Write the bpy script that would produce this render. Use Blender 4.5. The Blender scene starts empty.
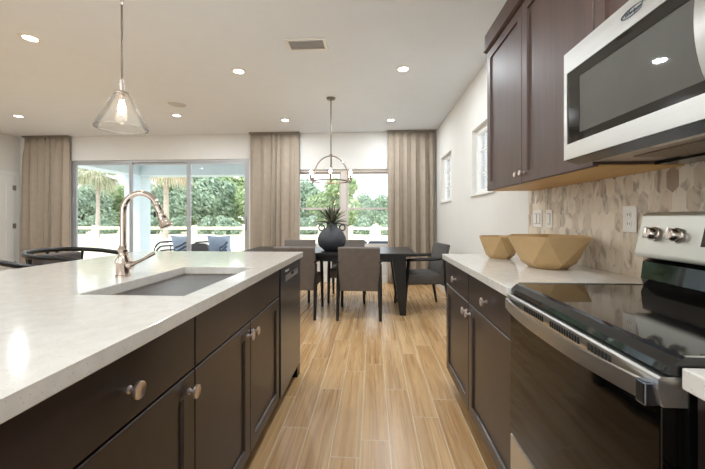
import bpy, bmesh, math, random
from mathutils import Vector, Matrix
PI = math.pi
random.seed(7)
C = bpy.context.scene.collection
# ------------------------------------------------------------------ camera
cd = bpy.data.cameras.new('camera'); cam = bpy.data.objects.new('camera', cd); C.objects.link(cam)
cd.sensor_width = 36; cd.lens = 335 / 705 * 36; cd.shift_y = -16.5 / 705; cd.clip_start = .02; cd.clip_end = 400
cam.location = (0, 0, 1.17); cam.rotation_euler = (PI / 2, 0, math.atan(.06))
bpy.context.scene.camera = cam
# ------------------------------------------------------------------ world, sun, exposure
W = bpy.data.worlds.new('overcast_sky'); bpy.context.scene.world = W; W.use_nodes = True
wb = W.node_tree.nodes['Background']; wb.inputs[0].default_value = (.90, .955, 1, 1); wb.inputs[1].default_value = 1.85
sd = bpy.data.lights.new('sun', 'SUN'); sd.energy = 2.3; sd.angle = .2; sd.color = (1, .97, .9)
sun = bpy.data.objects.new('sun', sd); C.objects.link(sun); sun.rotation_euler = (math.radians(38), 0, math.radians(-25))
vs = bpy.context.scene.view_settings
vs.view_transform = 'Standard'; vs.look = 'None'; vs.gamma = 1; vs.use_curve_mapping = False; vs.exposure = 0.62
DOWN = 10.5          # watts of one recessed lamp

# ------------------------------------------------------------------ materials
def srgb(c):
    return tuple(((v / 255) / 12.92 if v <= 10 else (((v / 255) + .055) / 1.055) ** 2.4) for v in c)
def base(name):
    m = bpy.data.materials.new(name); m.use_nodes = True
    nt = m.node_tree; return m, nt, nt.nodes['Principled BSDF']
def setp(b, **k):
    for a, v in k.items(): b.inputs[a.replace('_', ' ')].default_value = v
def mk(name, col, rough=.5, metal=0, var=.12, scale=6, bump=0, bscale=60, coat=0, stretch=(1, 1, 1), spec=.5, rvar=0):
    m, nt, b = base(name); N = nt.nodes; L = nt.links
    tc = N.new('ShaderNodeTexCoord'); mp = N.new('ShaderNodeMapping'); mp.inputs['Scale'].default_value = stretch
    L.new(tc.outputs['Object'], mp.inputs[0])
    nz = N.new('ShaderNodeTexNoise'); nz.inputs['Scale'].default_value = scale; nz.inputs['Detail'].default_value = 4
    L.new(mp.outputs[0], nz.inputs['Vector'])
    r = N.new('ShaderNodeValToRGB'); c = srgb(col)
    r.color_ramp.elements[0].position = .3; r.color_ramp.elements[1].position = .7
    r.color_ramp.elements[0].color = (*[v * (1 - var) for v in c], 1); r.color_ramp.elements[1].color = (*[min(1, v * (1 + var)) for v in c], 1)
    L.new(nz.outputs[0], r.inputs[0]); L.new(r.outputs[0], b.inputs['Base Color'])
    setp(b, Roughness=rough, Metallic=metal); b.inputs['Coat Weight'].default_value = coat; b.inputs['Coat Roughness'].default_value = .12
    b.inputs['Specular IOR Level'].default_value = spec
    if rvar:
        mr = N.new('ShaderNodeMapRange'); mr.inputs[3].default_value = rough - rvar; mr.inputs[4].default_value = rough + rvar
        L.new(nz.outputs[0], mr.inputs[0]); L.new(mr.outputs[0], b.inputs['Roughness'])
    if bump:
        n2 = N.new('ShaderNodeTexNoise'); n2.inputs['Scale'].default_value = bscale; L.new(mp.outputs[0], n2.inputs['Vector'])
        bp = N.new('ShaderNodeBump'); bp.inputs['Strength'].default_value = bump; bp.inputs['Distance'].default_value = .01
        L.new(n2.outputs[0], bp.inputs['Height']); L.new(bp.outputs[0], b.inputs['Normal'])
    return m
def emis(name, col, s):
    m, nt, b = base(name); setp(b, Roughness=.5); b.inputs['Emission Color'].default_value = (*srgb(col), 1); b.inputs['Emission Strength'].default_value = s
    return m
class NB:      # tiny node-expression builder
    def __init__(s, nt): s.nt = nt
    def _in(s, n, i, v):
        if isinstance(v, (int, float)): n.inputs[i].default_value = v
        elif isinstance(v, tuple): n.inputs[i].default_value = v
        else: s.nt.links.new(v, n.inputs[i])
    def m(s, op, a, b=0.0, c=0.0):
        n = s.nt.nodes.new('ShaderNodeMath'); n.operation = op
        s._in(n, 0, a); s._in(n, 1, b); s._in(n, 2, c); return n.outputs[0]
    def xyz(s):
        g = s.nt.nodes.new('ShaderNodeNewGeometry'); x = s.nt.nodes.new('ShaderNodeSeparateXYZ'); s.nt.links.new(g.outputs['Position'], x.inputs[0]); return x.outputs
    def comb(s, a, b, c=0.0):
        n = s.nt.nodes.new('ShaderNodeCombineXYZ'); s._in(n, 0, a); s._in(n, 1, b); s._in(n, 2, c); return n.outputs[0]
    def noise(s, v, scale, detail=4, dist=0):
        n = s.nt.nodes.new('ShaderNodeTexNoise'); s._in(n, 'Vector', v); n.inputs['Scale'].default_value = scale; n.inputs['Detail'].default_value = detail; n.inputs['Distortion'].default_value = dist; return n.outputs[0]
    def white(s, v):
        n = s.nt.nodes.new('ShaderNodeTexWhiteNoise'); n.noise_dimensions = '3D'; s._in(n, 'Vector', v); return n.outputs['Value']
    def ramp(s, f, *st, const=False):
        n = s.nt.nodes.new('ShaderNodeValToRGB'); cr = n.color_ramp
        if const: cr.interpolation = 'CONSTANT'
        while len(cr.elements) < len(st): cr.elements.new(.5)
        for e, (p, c) in zip(cr.elements, st): e.position = p; e.color = (*srgb(c), 1)
        s._in(n, 0, f); return n.outputs[0]
    def mix(s, f, a, b, t='MIX'):
        n = s.nt.nodes.new('ShaderNodeMixRGB'); n.blend_type = t; s._in(n, 0, f); s._in(n, 1, a); s._in(n, 2, b); return n.outputs[0]
    def bump(s, h, st, d=.003):
        n = s.nt.nodes.new('ShaderNodeBump'); n.inputs['Strength'].default_value = st; n.inputs['Distance'].default_value = d; s._in(n, 'Height', h); return n.outputs[0]

def floor_mat():
    m, nt, b = base('wood_look_plank_tile'); e = NB(nt); x, y, z = e.xyz()
    w, l = .148, .92
    u = e.m('DIVIDE', e.m('ADD', x, 20.04), w); k = e.m('FLOOR', u); fu = e.m('FRACT', u)
    off = e.white(e.comb(k, 3.3, 1.0)); v = e.m('ADD', e.m('DIVIDE', e.m('ADD', y, 20.0), l), off)
    j = e.m('FLOOR', v); fv = e.m('FRACT', v)
    du = e.m('MULTIPLY', e.m('MINIMUM', fu, e.m('SUBTRACT', 1.0, fu)), w); dv = e.m('MULTIPLY', e.m('MINIMUM', fv, e.m('SUBTRACT', 1.0, fv)), l)
    grout = e.m('LESS_THAN', e.m('MINIMUM', du, dv), .0022)
    r = e.white(e.comb(k, j, 0.5))
    gv = e.comb(e.m('ADD', e.m('MULTIPLY', x, 9.0), e.m('MULTIPLY', r, 40.0)), e.m('ADD', e.m('MULTIPLY', y, .42), e.m('MULTIPLY', r, 17.0)), r)
    n1 = e.noise(gv, 1.2, 3, .7)
    n2 = e.noise(e.comb(e.m('MULTIPLY', x, 34.0), e.m('MULTIPLY', y, .6), e.m('MULTIPLY', r, 9.0)), 2.2, 2)
    c = e.ramp(n1, (.30, (138, 98, 60)), (.42, (190, 148, 100)), (.5, (216, 178, 126)), (.57, (170, 128, 82)), (.66, (230, 197, 148)))
    c = e.mix(.22, c, e.ramp(n2, (.35, (144, 104, 64)), (.65, (228, 196, 152))))
    c = e.mix(.4, c, e.ramp(r, (0, (178, 136, 88)), (.5, (206, 165, 114)), (1, (226, 190, 142))))
    c = e.mix(grout, c, (*srgb((228, 212, 184)), 1))
    nt.links.new(c, b.inputs['Base Color'])
    nt.links.new(e.m('ADD', e.m('MULTIPLY', n2, .12), .22), b.inputs['Roughness'])
    h = e.m('SUBTRACT', e.m('MULTIPLY', n2, .15), grout); nt.links.new(e.bump(h, .35, .002), b.inputs['Normal'])
    return m
def tile_mat():
    m, nt, b = base('picket_marble_mosaic'); e = NB(nt); x, y, z = e.xyz()
    w, p, t = .055, .082, .022
    def cell(oy, oz):
        a = e.m('DIVIDE', e.m('ADD', y, 10.0 + oy), w); c_ = e.m('DIVIDE', e.m('ADD', z, 10.0 + oz), 2 * p)
        i = e.m('ROUND', a); j = e.m('ROUND', c_)
        dx = e.m('MULTIPLY', e.m('ABSOLUTE', e.m('SUBTRACT', a, i)), w); dz = e.m('MULTIPLY', e.m('ABSOLUTE', e.m('SUBTRACT', c_, j)), 2 * p)
        g = e.m('ADD', dz, e.m('MULTIPLY', dx, t / (w / 2)))
        return i, j, dx, g
    iA, jA, xA, gA = cell(0, 0); iB, jB, xB, gB = cell(w / 2, p)
    s = e.m('LESS_THAN', gB, gA)
    def sel(a, b2): return e.m('ADD', a, e.m('MULTIPLY', s, e.m('SUBTRACT', b2, a)))
    i = sel(iA, iB); j = sel(jA, jB); dx = sel(xA, xB)
    edge = e.m('MINIMUM', e.m('SUBTRACT', w / 2, dx), e.m('MULTIPLY', e.m('ABSOLUTE', e.m('SUBTRACT', gA, gB)), .4))
    grout = e.m('LESS_THAN', edge, .0006)
    r = e.white(e.comb(i, j, e.m('MULTIPLY', s, 7.0)))
    c = e.ramp(r, (0, (206, 194, 178)), (.22, (218, 206, 190)), (.45, (198, 184, 168)), (.55, (220, 208, 192)), (.78, (198, 182, 164)), (.86, (214, 202, 186)), (.91, (168, 152, 136)), (.965, (142, 124, 108)), const=True)
    nz = e.noise(e.comb(e.m('MULTIPLY', r, 30.0), e.m('MULTIPLY', y, 2.2), z), 8, 5, .9)
    c = e.mix(.55, c, e.ramp(nz, (.3, (120, 105, 95)), (.45, (205, 194, 180)), (.7, (232, 224, 212))), 'SOFT_LIGHT')
    v = e.ramp(nz, (.34, (120, 106, 98)), (.46, (255, 255, 255)))
    c = e.mix(.45, c, v, 'MULTIPLY')
    c = e.mix(grout, c, (*srgb((224, 217, 206)), 1))
    nt.links.new(c, b.inputs['Base Color']); setp(b, Roughness=.32)
    nt.links.new(e.bump(e.m('SUBTRACT', 0.0, grout), .3, .001), b.inputs['Normal'])
    return m
def quartz_mat():
    m, nt, b = base('white_speckled_quartz'); e = NB(nt)
    g = nt.nodes.new('ShaderNodeNewGeometry'); vo = nt.nodes.new('ShaderNodeTexVoronoi'); vo.inputs['Scale'].default_value = 170; nt.links.new(g.outputs['Position'], vo.inputs['Vector'])
    sp = e.m('MULTIPLY', e.m('LESS_THAN', vo.outputs['Distance'], .20), e.m('GREATER_THAN', e.white(vo.outputs['Position']), .62))
    n = e.noise(g.outputs['Position'], 30, 4)
    c = e.ramp(n, (.3, (222, 218, 210)), (.7, (232, 229, 222)))
    c = e.mix(e.m('MULTIPLY', sp, .5), c, (*srgb((170, 160, 148)), 1))
    nt.links.new(c, b.inputs['Base Color']); setp(b, Roughness=.09); b.inputs['Specular IOR Level'].default_value = .6
    return m
def glass_mat(name='window_glass', tint=(1, 1, 1), rf=.06, haze=0):
    m = bpy.data.materials.new(name); m.use_nodes = True; nt = m.node_tree; N = nt.nodes; N.clear()
    o = N.new('ShaderNodeOutputMaterial'); mx = N.new('ShaderNodeMixShader'); t = N.new('ShaderNodeBsdfTransparent'); g = N.new('ShaderNodeBsdfGlossy')
    lw = N.new('ShaderNodeLayerWeight'); lw.inputs[0].default_value = rf * 4
    nz = N.new('ShaderNodeTexNoise'); nz.inputs['Scale'].default_value = 2; r = N.new('ShaderNodeMapRange'); r.inputs[3].default_value = 0.005; r.inputs[4].default_value = .02
    nt.links.new(nz.outputs[0], r.inputs[0]); nt.links.new(r.outputs[0], g.inputs['Roughness'])
    t.inputs[0].default_value = (*tint, 1)
    mu = N.new('ShaderNodeMath'); mu.operation = 'MULTIPLY'; mu.inputs[1].default_value = .8
    nt.links.new(lw.outputs['Fresnel'], mu.inputs[0])
    nt.links.new(mu.outputs[0], mx.inputs[0]); nt.links.new(t.outputs[0], mx.inputs[1]); nt.links.new(g.outputs[0], mx.inputs[2]); nt.links.new(mx.outputs[0], o.inputs[0])
    if haze:
        d = N.new('ShaderNodeBsdfTranslucent'); d2 = N.new('ShaderNodeBsdfDiffuse'); ma = N.new('ShaderNodeMixShader'); m2 = N.new('ShaderNodeMixShader'); m2.inputs[0].default_value = haze
        nt.links.new(d.outputs[0], ma.inputs[1]); nt.links.new(d2.outputs[0], ma.inputs[2]); nt.links.new(mx.outputs[0], m2.inputs[1]); nt.links.new(ma.outputs[0], m2.inputs[2]); nt.links.new(m2.outputs[0], o.inputs[0])
    return m
def leaf_mat(name, c1, c2):
    m, nt, b = base(name); e = NB(nt)
    g = nt.nodes.new('ShaderNodeNewGeometry')
    r = g.outputs['Random Per Island']
    c = e.ramp(r, (0, c1), (1, c2)); nt.links.new(c, b.inputs['Base Color']); setp(b, Roughness=.55)
    tr = nt.nodes.new('ShaderNodeBsdfTranslucent'); mx = nt.nodes.new('ShaderNodeMixShader'); mx.inputs[0].default_value = .4
    nt.links.new(c, tr.inputs[0]); nt.links.new(b.outputs[0], mx.inputs[1]); nt.links.new(tr.outputs[0], mx.inputs[2])
    nt.links.new(mx.outputs[0], nt.nodes['Material Output'].inputs[0]); return m

M = dict(
    wall=mk('warm_white_wall_paint', (226, 224, 219), .75, var=.01, bump=.04, bscale=200),
    ceil=mk('flat_ceiling_paint', (232, 238, 244), .85, var=.01, bump=.05, bscale=150),
    trim=mk('white_trim_paint', (235, 234, 230), .4, var=.01),
    floor=floor_mat(), tile=tile_mat(), quartz=quartz_mat(),
    cab=mk('espresso_cabinet_stain', (41, 32, 32), .34, var=.35, scale=5, stretch=(1, 1, .35), coat=.2, spec=.5, rvar=.05),
    upcab=mk('espresso_cabinet_stain_lit', (82, 61, 54), .5, var=.22, scale=22, stretch=(1, 1, .06), coat=0, rvar=.05),  # same espresso stain, lightened to carry the reflections on the upper doors
    kick=mk('dark_toe_kick', (38, 32, 30), .6),
    ply=mk('natural_plywood', (206, 164, 98), .5, var=.1, scale=14, stretch=(1, .2, 1)),
    polish=mk('mirror_nickel', (208, 194, 184), .07, 1, var=.02),
    nickel=mk('polished_nickel', (228, 216, 210), .32, 1, var=.03),
    pewter=mk('aged_nickel', (120, 108, 96), .28, 1, var=.05),
    chrome=mk('brushed_nickel', (205, 196, 188), .22, 1, var=.04),
    steel=mk('brushed_stainless', (204, 203, 200), .34, 1, var=.05, scale=40, stretch=(1, .05, 1), rvar=.06),
    steelv=mk('brushed_stainless_dark', (122, 130, 144), .24, 1, var=.05, scale=40, stretch=(1, .2, .05), rvar=.05),
    panel=mk('pale_stainless_panel', (196, 196, 188), .38, .75, var=.03),
    sink=mk('satin_stainless_sink', (190, 178, 166), .38, .75, var=.05, scale=30),
    black=mk('black_enamel', (14, 14, 15), .18, var=.1),
    bglass=mk('black_glass', (7, 7, 8), .03, var=.1, spec=.6, coat=.25),
    oglass=mk('oven_door_glass', (9, 8, 8), .05, var=.3, spec=.35, bump=.10, bscale=5),
    mwin=mk('microwave_window_mesh', (104, 104, 101), .02, .2, var=.06, spec=.6),
    blackwood=mk('black_wood', (22, 21, 22), .38, var=.15, stretch=(1, 8, 8)),
    blackmetal=mk('black_bent_wood', (20, 19, 19), .32, var=.1),
    fabric=mk('taupe_upholstery', (116, 108, 102), .85, var=.08, scale=18, bump=.2, bscale=260),
    dfabric=mk('charcoal_upholstery', (84, 80, 76), .85, var=.08, scale=18, bump=.2, bscale=260),
    cushion=mk('grey_brown_cushion', (98, 90, 88), .85, var=.06, bump=.15, bscale=220),
    curtain=mk('taupe_linen_curtain', (170, 157, 141), .9, var=.05, scale=10, bump=.15, bscale=300),
    track=mk('grey_track_metal', (132, 124, 112), .5, .2),
    vase=mk('dark_slate_ceramic', (62, 64, 70), .5, var=.1, scale=12, bump=.1, bscale=80),
    clay=mk('sand_coloured_bowl', (190, 158, 112), .55, var=.04, scale=20, bump=.08, bscale=150),
    plate=mk('white_plastic_plate', (232, 228, 220), .35, var=.01),
    slot=mk('dark_slot', (40, 38, 36), .6),
    alu=mk('window_frame_aluminium', (176, 178, 180), .4, .2, var=.03),
    vinyl=mk('window_frame_vinyl', (214, 206, 198), .45, var=.02),
    doorw=mk('white_door_paint', (232, 231, 228), .4, var=.01),
    glass=glass_mat(), lamp=glass_mat('clear_lamp_glass', (.985, .99, .995), .045, .018),
    bulb=emis('warm_bulb', (255, 224, 180), 18), led=emis('recessed_led', (255, 246, 232), 9), flame=emis('candle_bulb', (255, 236, 205), 24),
    porch=mk('pale_blue_porch_paint', (190, 205, 212), .7, var=.02), porchw=mk('white_porch_paint', (240, 243, 244), .7, var=.02),
    slab=mk('pale_concrete_slab', (214, 208, 198), .8, var=.05, bump=.1),
    grass=mk('dry_lawn', (204, 200, 176), .9, var=.15, scale=3, bump=.2), road=mk('pale_concrete_road', (205, 202, 196), .9, var=.05, scale=1),  # road keeps the plain pale tone of light concrete
    railw=mk('yellow_pine_rail', (232, 220, 196), .7, var=.1, stretch=(1, 1, 6)), bark=mk('grey_bark', (168, 158, 146), .9, var=.2, scale=9, bump=.4, bscale=20),
    leafa=leaf_mat('mid_green_leaves', (128, 156, 116), (200, 214, 168)), leafb=leaf_mat('blue_green_leaves', (120, 146, 128), (188, 206, 182)),
    palm=leaf_mat('pale_palm_fronds', (120, 134, 100), (210, 208, 180)), dry=leaf_mat('dry_palm_fronds', (170, 158, 130), (214, 204, 180)),
    spiky=leaf_mat('dusty_green_spikes', (62, 64, 50), (150, 150, 126)),
    blue=mk('blue_outdoor_fabric', (164, 180, 202), .85, var=.06, bump=.15, bscale=200), navy=mk('navy_rope', (52, 66, 84), .7), grey=mk('dark_grey_wicker', (74, 78, 84), .7, var=.1),
    roof=mk('grey_shingle_roof', (150, 154, 160), .8, var=.1, scale=3), house=mk('white_siding', (228, 230, 230), .8, var=.03), car=mk('dark_car_paint', (70, 76, 84), .3, .3),
    cover=mk('grey_perforated_cover', (200, 200, 198), .7, var=.05, scale=300),
    log=mk('white_badge', (235, 235, 235), .4),
    display=mk('dark_display', (34, 24, 24), .1, coat=.5), water=mk('grey_filter_mesh', (140, 126, 108), .45, .7, var=.25, scale=120),
)
# ------------------------------------------------------------------ geometry helpers
def new(): return bmesh.new()
def box(bm, x0, x1, y0, y1, z0, z1, bev=0, seg=2):
    ret = bmesh.ops.create_cube(bm, size=1); vsn = ret['verts']
    for v in vsn:
        v.co = Vector((x0 + (v.co.x + .5) * (x1 - x0), y0 + (v.co.y + .5) * (y1 - y0), z0 + (v.co.z + .5) * (z1 - z0)))
    if bev:
        es = list({e for v in vsn for e in v.link_edges})
        bmesh.ops.bevel(bm, geom=es, offset=bev, segments=seg, affect='EDGES', profile=.5)
    return bm
def B(*a, **k): return box(new(), *a, **k)
def lathe(bm, prof, n=24, mat=None, cap=True):
    rings = []
    for r, z in prof:
        if r < 1e-6: rings.append([bm.verts.new((0, 0, z))])
        else: rings.append([bm.verts.new((r * math.cos(2 * PI * i / n), r * math.sin(2 * PI * i / n), z)) for i in range(n)])
    for a, b in zip(rings, rings[1:]):
        if len(a) == 1 and len(b) == 1: continue
        for i in range(n):
            q = (i + 1) % n
            if len(a) == 1: bm.faces.new((a[0], b[i], b[q]))
            elif len(b) == 1: bm.faces.new((a[i], b[0], a[q]))
            else: bm.faces.new((a[i], a[q], b[q], b[i]))
    if cap:
        for r_ in (rings[0], rings[-1]):
            if len(r_) > 1: bm.faces.new(r_)
    if mat is not None:
        bmesh.ops.transform(bm, matrix=mat, verts=[v for r_ in rings for v in r_])
    return bm
def tube(bm, pts, r, n=10, closed=False, flat=1.0):
    pts = [Vector(p) for p in pts]; k = len(pts); rings = []; up = None
    rr = r if isinstance(r, (list, tuple)) else [r] * k
    for i, p in enumerate(pts):
        if closed: t = pts[(i + 1) % k] - pts[i - 1]
        else: t = pts[min(i + 1, k - 1)] - pts[max(i - 1, 0)]
        t.normalize()
        if up is None: up = Vector((0, 0, 1)) if abs(t.z) < .9 else Vector((1, 0, 0))
        s = t.cross(up); s.normalize(); up = s.cross(t); up.normalize()
        rings.append([bm.verts.new(p + (s * math.cos(2 * PI * j / n) * rr[i] + up * math.sin(2 * PI * j / n) * rr[i] * flat)) for j in range(n)])
    for i in range(k if closed else k - 1):
        a, b = rings[i], rings[(i + 1) % k]
        for j in range(n): bm.faces.new((a[j], a[(j + 1) % n], b[(j + 1) % n], b[j]))
    if not closed: bm.faces.new(rings[0]); bm.faces.new(rings[-1])
    return bm
def prism(bm, poly, axis, a0, a1):
    """extrude a polygon (list of 2-tuples) along an axis; x: (y,z), y: (x,z), z: (x,y)"""
    def P(u, v, w): return {'x': (w, u, v), 'y': (u, w, v), 'z': (u, v, w)}[axis]
    A = [bm.verts.new(P(u, v, a0)) for u, v in poly]; Bv = [bm.verts.new(P(u, v, a1)) for u, v in poly]
    bm.faces.new(A); bm.faces.new(Bv); n = len(poly)
    for i in range(n): bm.faces.new((A[i], A[(i + 1) % n], Bv[(i + 1) % n], Bv[i]))
    return bm
def ringplate(bm, o, i, z0, z1):
    """rectangular slab with a rectangular hole; o, i = (x0,x1,y0,y1)"""
    def R(r, z): return [bm.verts.new(p) for p in ((r[0], r[2], z), (r[1], r[2], z), (r[1], r[3], z), (r[0], r[3], z))]
    a, b, c, d = R(o, z0), R(o, z1), R(i, z0), R(i, z1)
    for q in range(4):
        w = (q + 1) % 4
        for s, t in ((a, b), (b, d), (d, c), (c, a)): bm.faces.new((s[q], s[w], t[w], t[q]))
    return bm
def xf(bm, m): bmesh.ops.transform(bm, matrix=m, verts=bm.verts); return bm
OFF = {}
def obj(name, bm, m, parent=None, smooth=False, label=None, kind=None):
    if isinstance(bm, bpy.types.Mesh): me = bm
    else:
        if parent is not None and OFF.get(parent.name): bmesh.ops.translate(bm, vec=-Vector(OFF[parent.name]), verts=bm.verts)
        bmesh.ops.recalc_face_normals(bm, faces=bm.faces); me = bpy.data.meshes.new(name); bm.to_mesh(me); bm.free()
    if not me.materials: me.materials.append(M[m] if isinstance(m, str) else m)
    o = bpy.data.objects.new(name, me); C.objects.link(o)
    if smooth:
        for p in me.polygons: p.use_smooth = True
        me.set_sharp_from_angle(angle=math.radians(38))
    if parent is not None:
        o.parent = parent
        if OFF.get(parent.name): OFF[o.name] = OFF[parent.name]
    if label: o['label'] = label
    if kind: o['kind'] = kind
    return o
def thing(name, label, cat, loc=(0, 0, 0), rotz=0, group=None, world=True):
    """world=True: children meshes are given in world coordinates"""
    o = bpy.data.objects.new(name, None); C.objects.link(o); o.empty_display_size = .1
    o.location = loc; o.rotation_euler = (0, 0, rotz); o['label'] = label; o['category'] = cat
    if group: o['group'] = group
    if world: OFF[o.name] = tuple(loc)
    return o
def tag(o, label, cat, group=None):
    o['label'] = label; o['category'] = cat
    if group: o['group'] = group
    return o
def struct(name, bm, m, parent=None, smooth=False): return obj(name, bm, m, parent, smooth, kind=None if parent else 'structure')
def dup(root, loc, rotz=0, label=None, group=None):
    r = root.copy(); C.objects.link(r); r.location = loc; r.rotation_euler = (0, 0, rotz)
    if label: r['label'] = label
    if group: r['group'] = group
    for ch in list(root.children):
        c = ch.copy(); C.objects.link(c); c.parent = r
        for g in ch.children:
            d = g.copy(); C.objects.link(d); d.parent = c
    return r
def text_bm(s, size, depth, shear=0):
    cu = bpy.data.curves.new('t', 'FONT'); cu.body = s; cu.size = size; cu.extrude = depth; cu.shear = shear; cu.align_x = 'CENTER'; cu.align_y = 'CENTER'
    o = bpy.data.objects.new('t', cu); C.objects.link(o); bpy.context.view_layer.update()
    me = bpy.data.meshes.new_from_object(o); bm = new(); bm.from_mesh(me)
    bpy.data.objects.remove(o); bpy.data.curves.remove(cu); bpy.data.meshes.remove(me); return bm

# ------------------------------------------------------------------ room shell
XL, XR, YB, YF, ZC = -6.8, 1.135, -3.6, 6.09, 2.73
struct('floor', B(XL - .1, XR + .1, YB - .1, YF + .12, -.1, 0), 'floor')
struct('ceiling', B(XL - .15, XR + .15, YB - .15, YF + .15, ZC, ZC + .2), 'ceil')
struct('wall_left', B(XL - .12, XL, YB - .1, YF + .12, 0, ZC), 'wall')
SX0, SX1, SZ = -5.79, -2.29, 2.27     # sliding door
WX0, WX1, WZ0, WZ1 = -1.42, .36, .62, 2.06   # dining window
w = new()
box(w, XL, SX0, YF, YF + .14, 0, ZC); box(w, SX0, SX1, YF, YF + .14, SZ, ZC); box(w, SX1, WX0, YF, YF + .14, 0, ZC)
box(w, WX0, WX1, YF, YF + .14, 0, WZ0); box(w, WX0, WX1, YF, YF + .14, WZ1, ZC); box(w, WX1, XR, YF, YF + .14, 0, ZC)
struct('wall_far', w, 'wall')
SW = [(3.20, 3.91), (4.93, 5.64)]     # high windows in the right wall
w = new(); z0, z1 = 1.43, 2.16
box(w, XR, XR + .14, YB - .1, SW[0][0], 0, ZC); box(w, XR, XR + .14, SW[0][1], SW[1][0], 0, ZC); box(w, XR, XR + .14, SW[1][1], YF + .14, 0, ZC)
for a, b in SW: box(w, XR, XR + .14, a, b, 0, z0); box(w, XR, XR + .14, a, b, z1, ZC)
struct('wall_right', w, 'wall')
w = new()
box(w, XL, -5.2, YB - .12, YB, 0, ZC); box(w, 0.2, XR, YB - .12, YB, 0, ZC); box(w, -5.2, .2, YB - .12, YB, 2.3, ZC)
struct('wall_back', w, 'wall')
# baseboards
struct('baseboard_far', box(box(new(), SX1 + .06, XR, YF - .015, YF, 0, .13, .003), XL, SX0 - .06, YF - .015, YF, 0, .13, .003), 'trim')
struct('baseboard_right', B(XR - .015, XR, 2.52, YF - .015, 0, .13, bev=.003), 'trim')
struct('baseboard_left', B(XL, XL + .015, YB, 4.95, 0, .13, bev=.003), 'trim')
# sliding glass door: three panels
sl = obj('door_1', ringplate(new(), (SX0, SX1, 0, SZ), (SX0 + .045, SX1 - .045, .03, SZ - .045), 0, .10), 'alu', kind='structure')
def upright(o, y0): # plate built in x/y -> stand it up as x/z with thickness into +y
    for v in o.data.vertices: v.co = Vector((v.co.x, y0 + .10 - v.co.z, v.co.y))
    o.data.flip_normals()
upright(sl, YF + .02)
pw = (SX1 - SX0 - .09) / 3
for k in range(3):
    a = SX0 + .045 + k * pw; b = a + pw; yy = YF + (.055 if k != 1 else .085)
    ov = .03
    p = obj('door_panel', ringplate(new(), (a - (ov if k else 0), b + (ov if k < 2 else 0), .03, SZ - .045), (a + (.02 if k else .05), b - (.02 if k < 2 else .05), .12, SZ - .085), 0, .028), 'alu', sl)
    for v in p.data.vertices: v.co = Vector((v.co.x, yy - v.co.z, v.co.y))
    p.data.flip_normals()
    obj('pane', B(a - .01 if k else a + .04, b + .01 if k < 2 else b - .04, yy - .017, yy - .011, .11, SZ - .08), 'glass', p)
obj('door_handle', B(SX1 - .085, SX1 - .06, YF + .0, YF + .03, .95, 1.2, bev=.004), 'alu', sl)
# dining window: two single-hung units with a wide mullion
def ring_xz(o, i, y0, y1):
    bm = ringplate(new(), o, i, 0, y1 - y0)
    for v in bm.verts: v.co = Vector((v.co.x, y0 + v.co.z, v.co.y))
    return bm
wn = obj('window_1', ring_xz((WX0, WX1, WZ0, WZ1), (WX0 + .045, WX1 - .045, WZ0 + .045, WZ1 - .045), YF + .03, YF + .11), 'vinyl', kind='structure')
mx = (WX0 + WX1) / 2; mz = (WZ0 + WZ1) / 2
obj('mullion', B(mx - .055, mx + .055, YF + .03, YF + .11, WZ0 + .04, WZ1 - .04, bev=.004), 'vinyl', wn)
for a, b in ((WX0 + .045, mx - .055), (mx + .055, WX1 - .045)):
    for c, d, yy in ((WZ0 + .045, mz + .02, YF + .045), (mz - .02, WZ1 - .045, YF + .075)):
        s = obj('sash', ring_xz((a, b, c, d), (a + .028, b - .028, c + .035, d - .035), yy, yy + .028), 'vinyl', wn)
        obj('pane', B(a + .02, b - .02, yy + .011, yy + .017, c + .03, d - .03), 'glass', s)
obj('window_sill', B(WX0 - .03, WX1 + .03, YF - .03, YF + .03, WZ0 - .025, WZ0 + .002, bev=.004), 'trim', wn)
def ring_yz(o, i, x0, x1):
    bm = ringplate(new(), o, i, 0, x1 - x0)
    for v in bm.verts: v.co = Vector((x0 + v.co.z, v.co.x, v.co.y))
    return bm
for n, (a, b) in enumerate(SW):
    fr = obj('window_%d' % (n + 2), ring_yz((a, b, z0, z1), (a + .05, b - .05, z0 + .05, z1 - .05), XR + .05, XR + .11), 'trim', kind='structure')
    obj('muntin', B(XR + .07, XR + .09, (a + b) / 2 - .006, (a + b) / 2 + .006, z0 + .04, z1 - .04), 'trim', fr)
    for k in (1, 2): obj('muntin', B(XR + .07, XR + .09, a + .04, b - .04, z0 + (z1 - z0) * k / 3 - .006, z0 + (z1 - z0) * k / 3 + .006), 'trim', fr)
    obj('pane', B(XR + .078, XR + .083, a + .04, b - .04, z0 + .04, z1 - .04), 'glass', fr)
    obj('window_sill', B(XR - .02, XR + .05, a - .02, b + .02, z0 - .02, z0 + .002, bev=.004), 'trim', fr)
bw = obj('window_4', ring_xz((-5.2, .2, 0, 2.3), (-5.14, .14, .06, 2.24), YB - .1, YB - .02), 'alu', kind='structure')  # unseen window added behind the camera to let in fill daylight
obj('pane', B(-5.15, .15, YB - .06, YB - .054, .05, 2.25), 'glass', bw)
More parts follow.
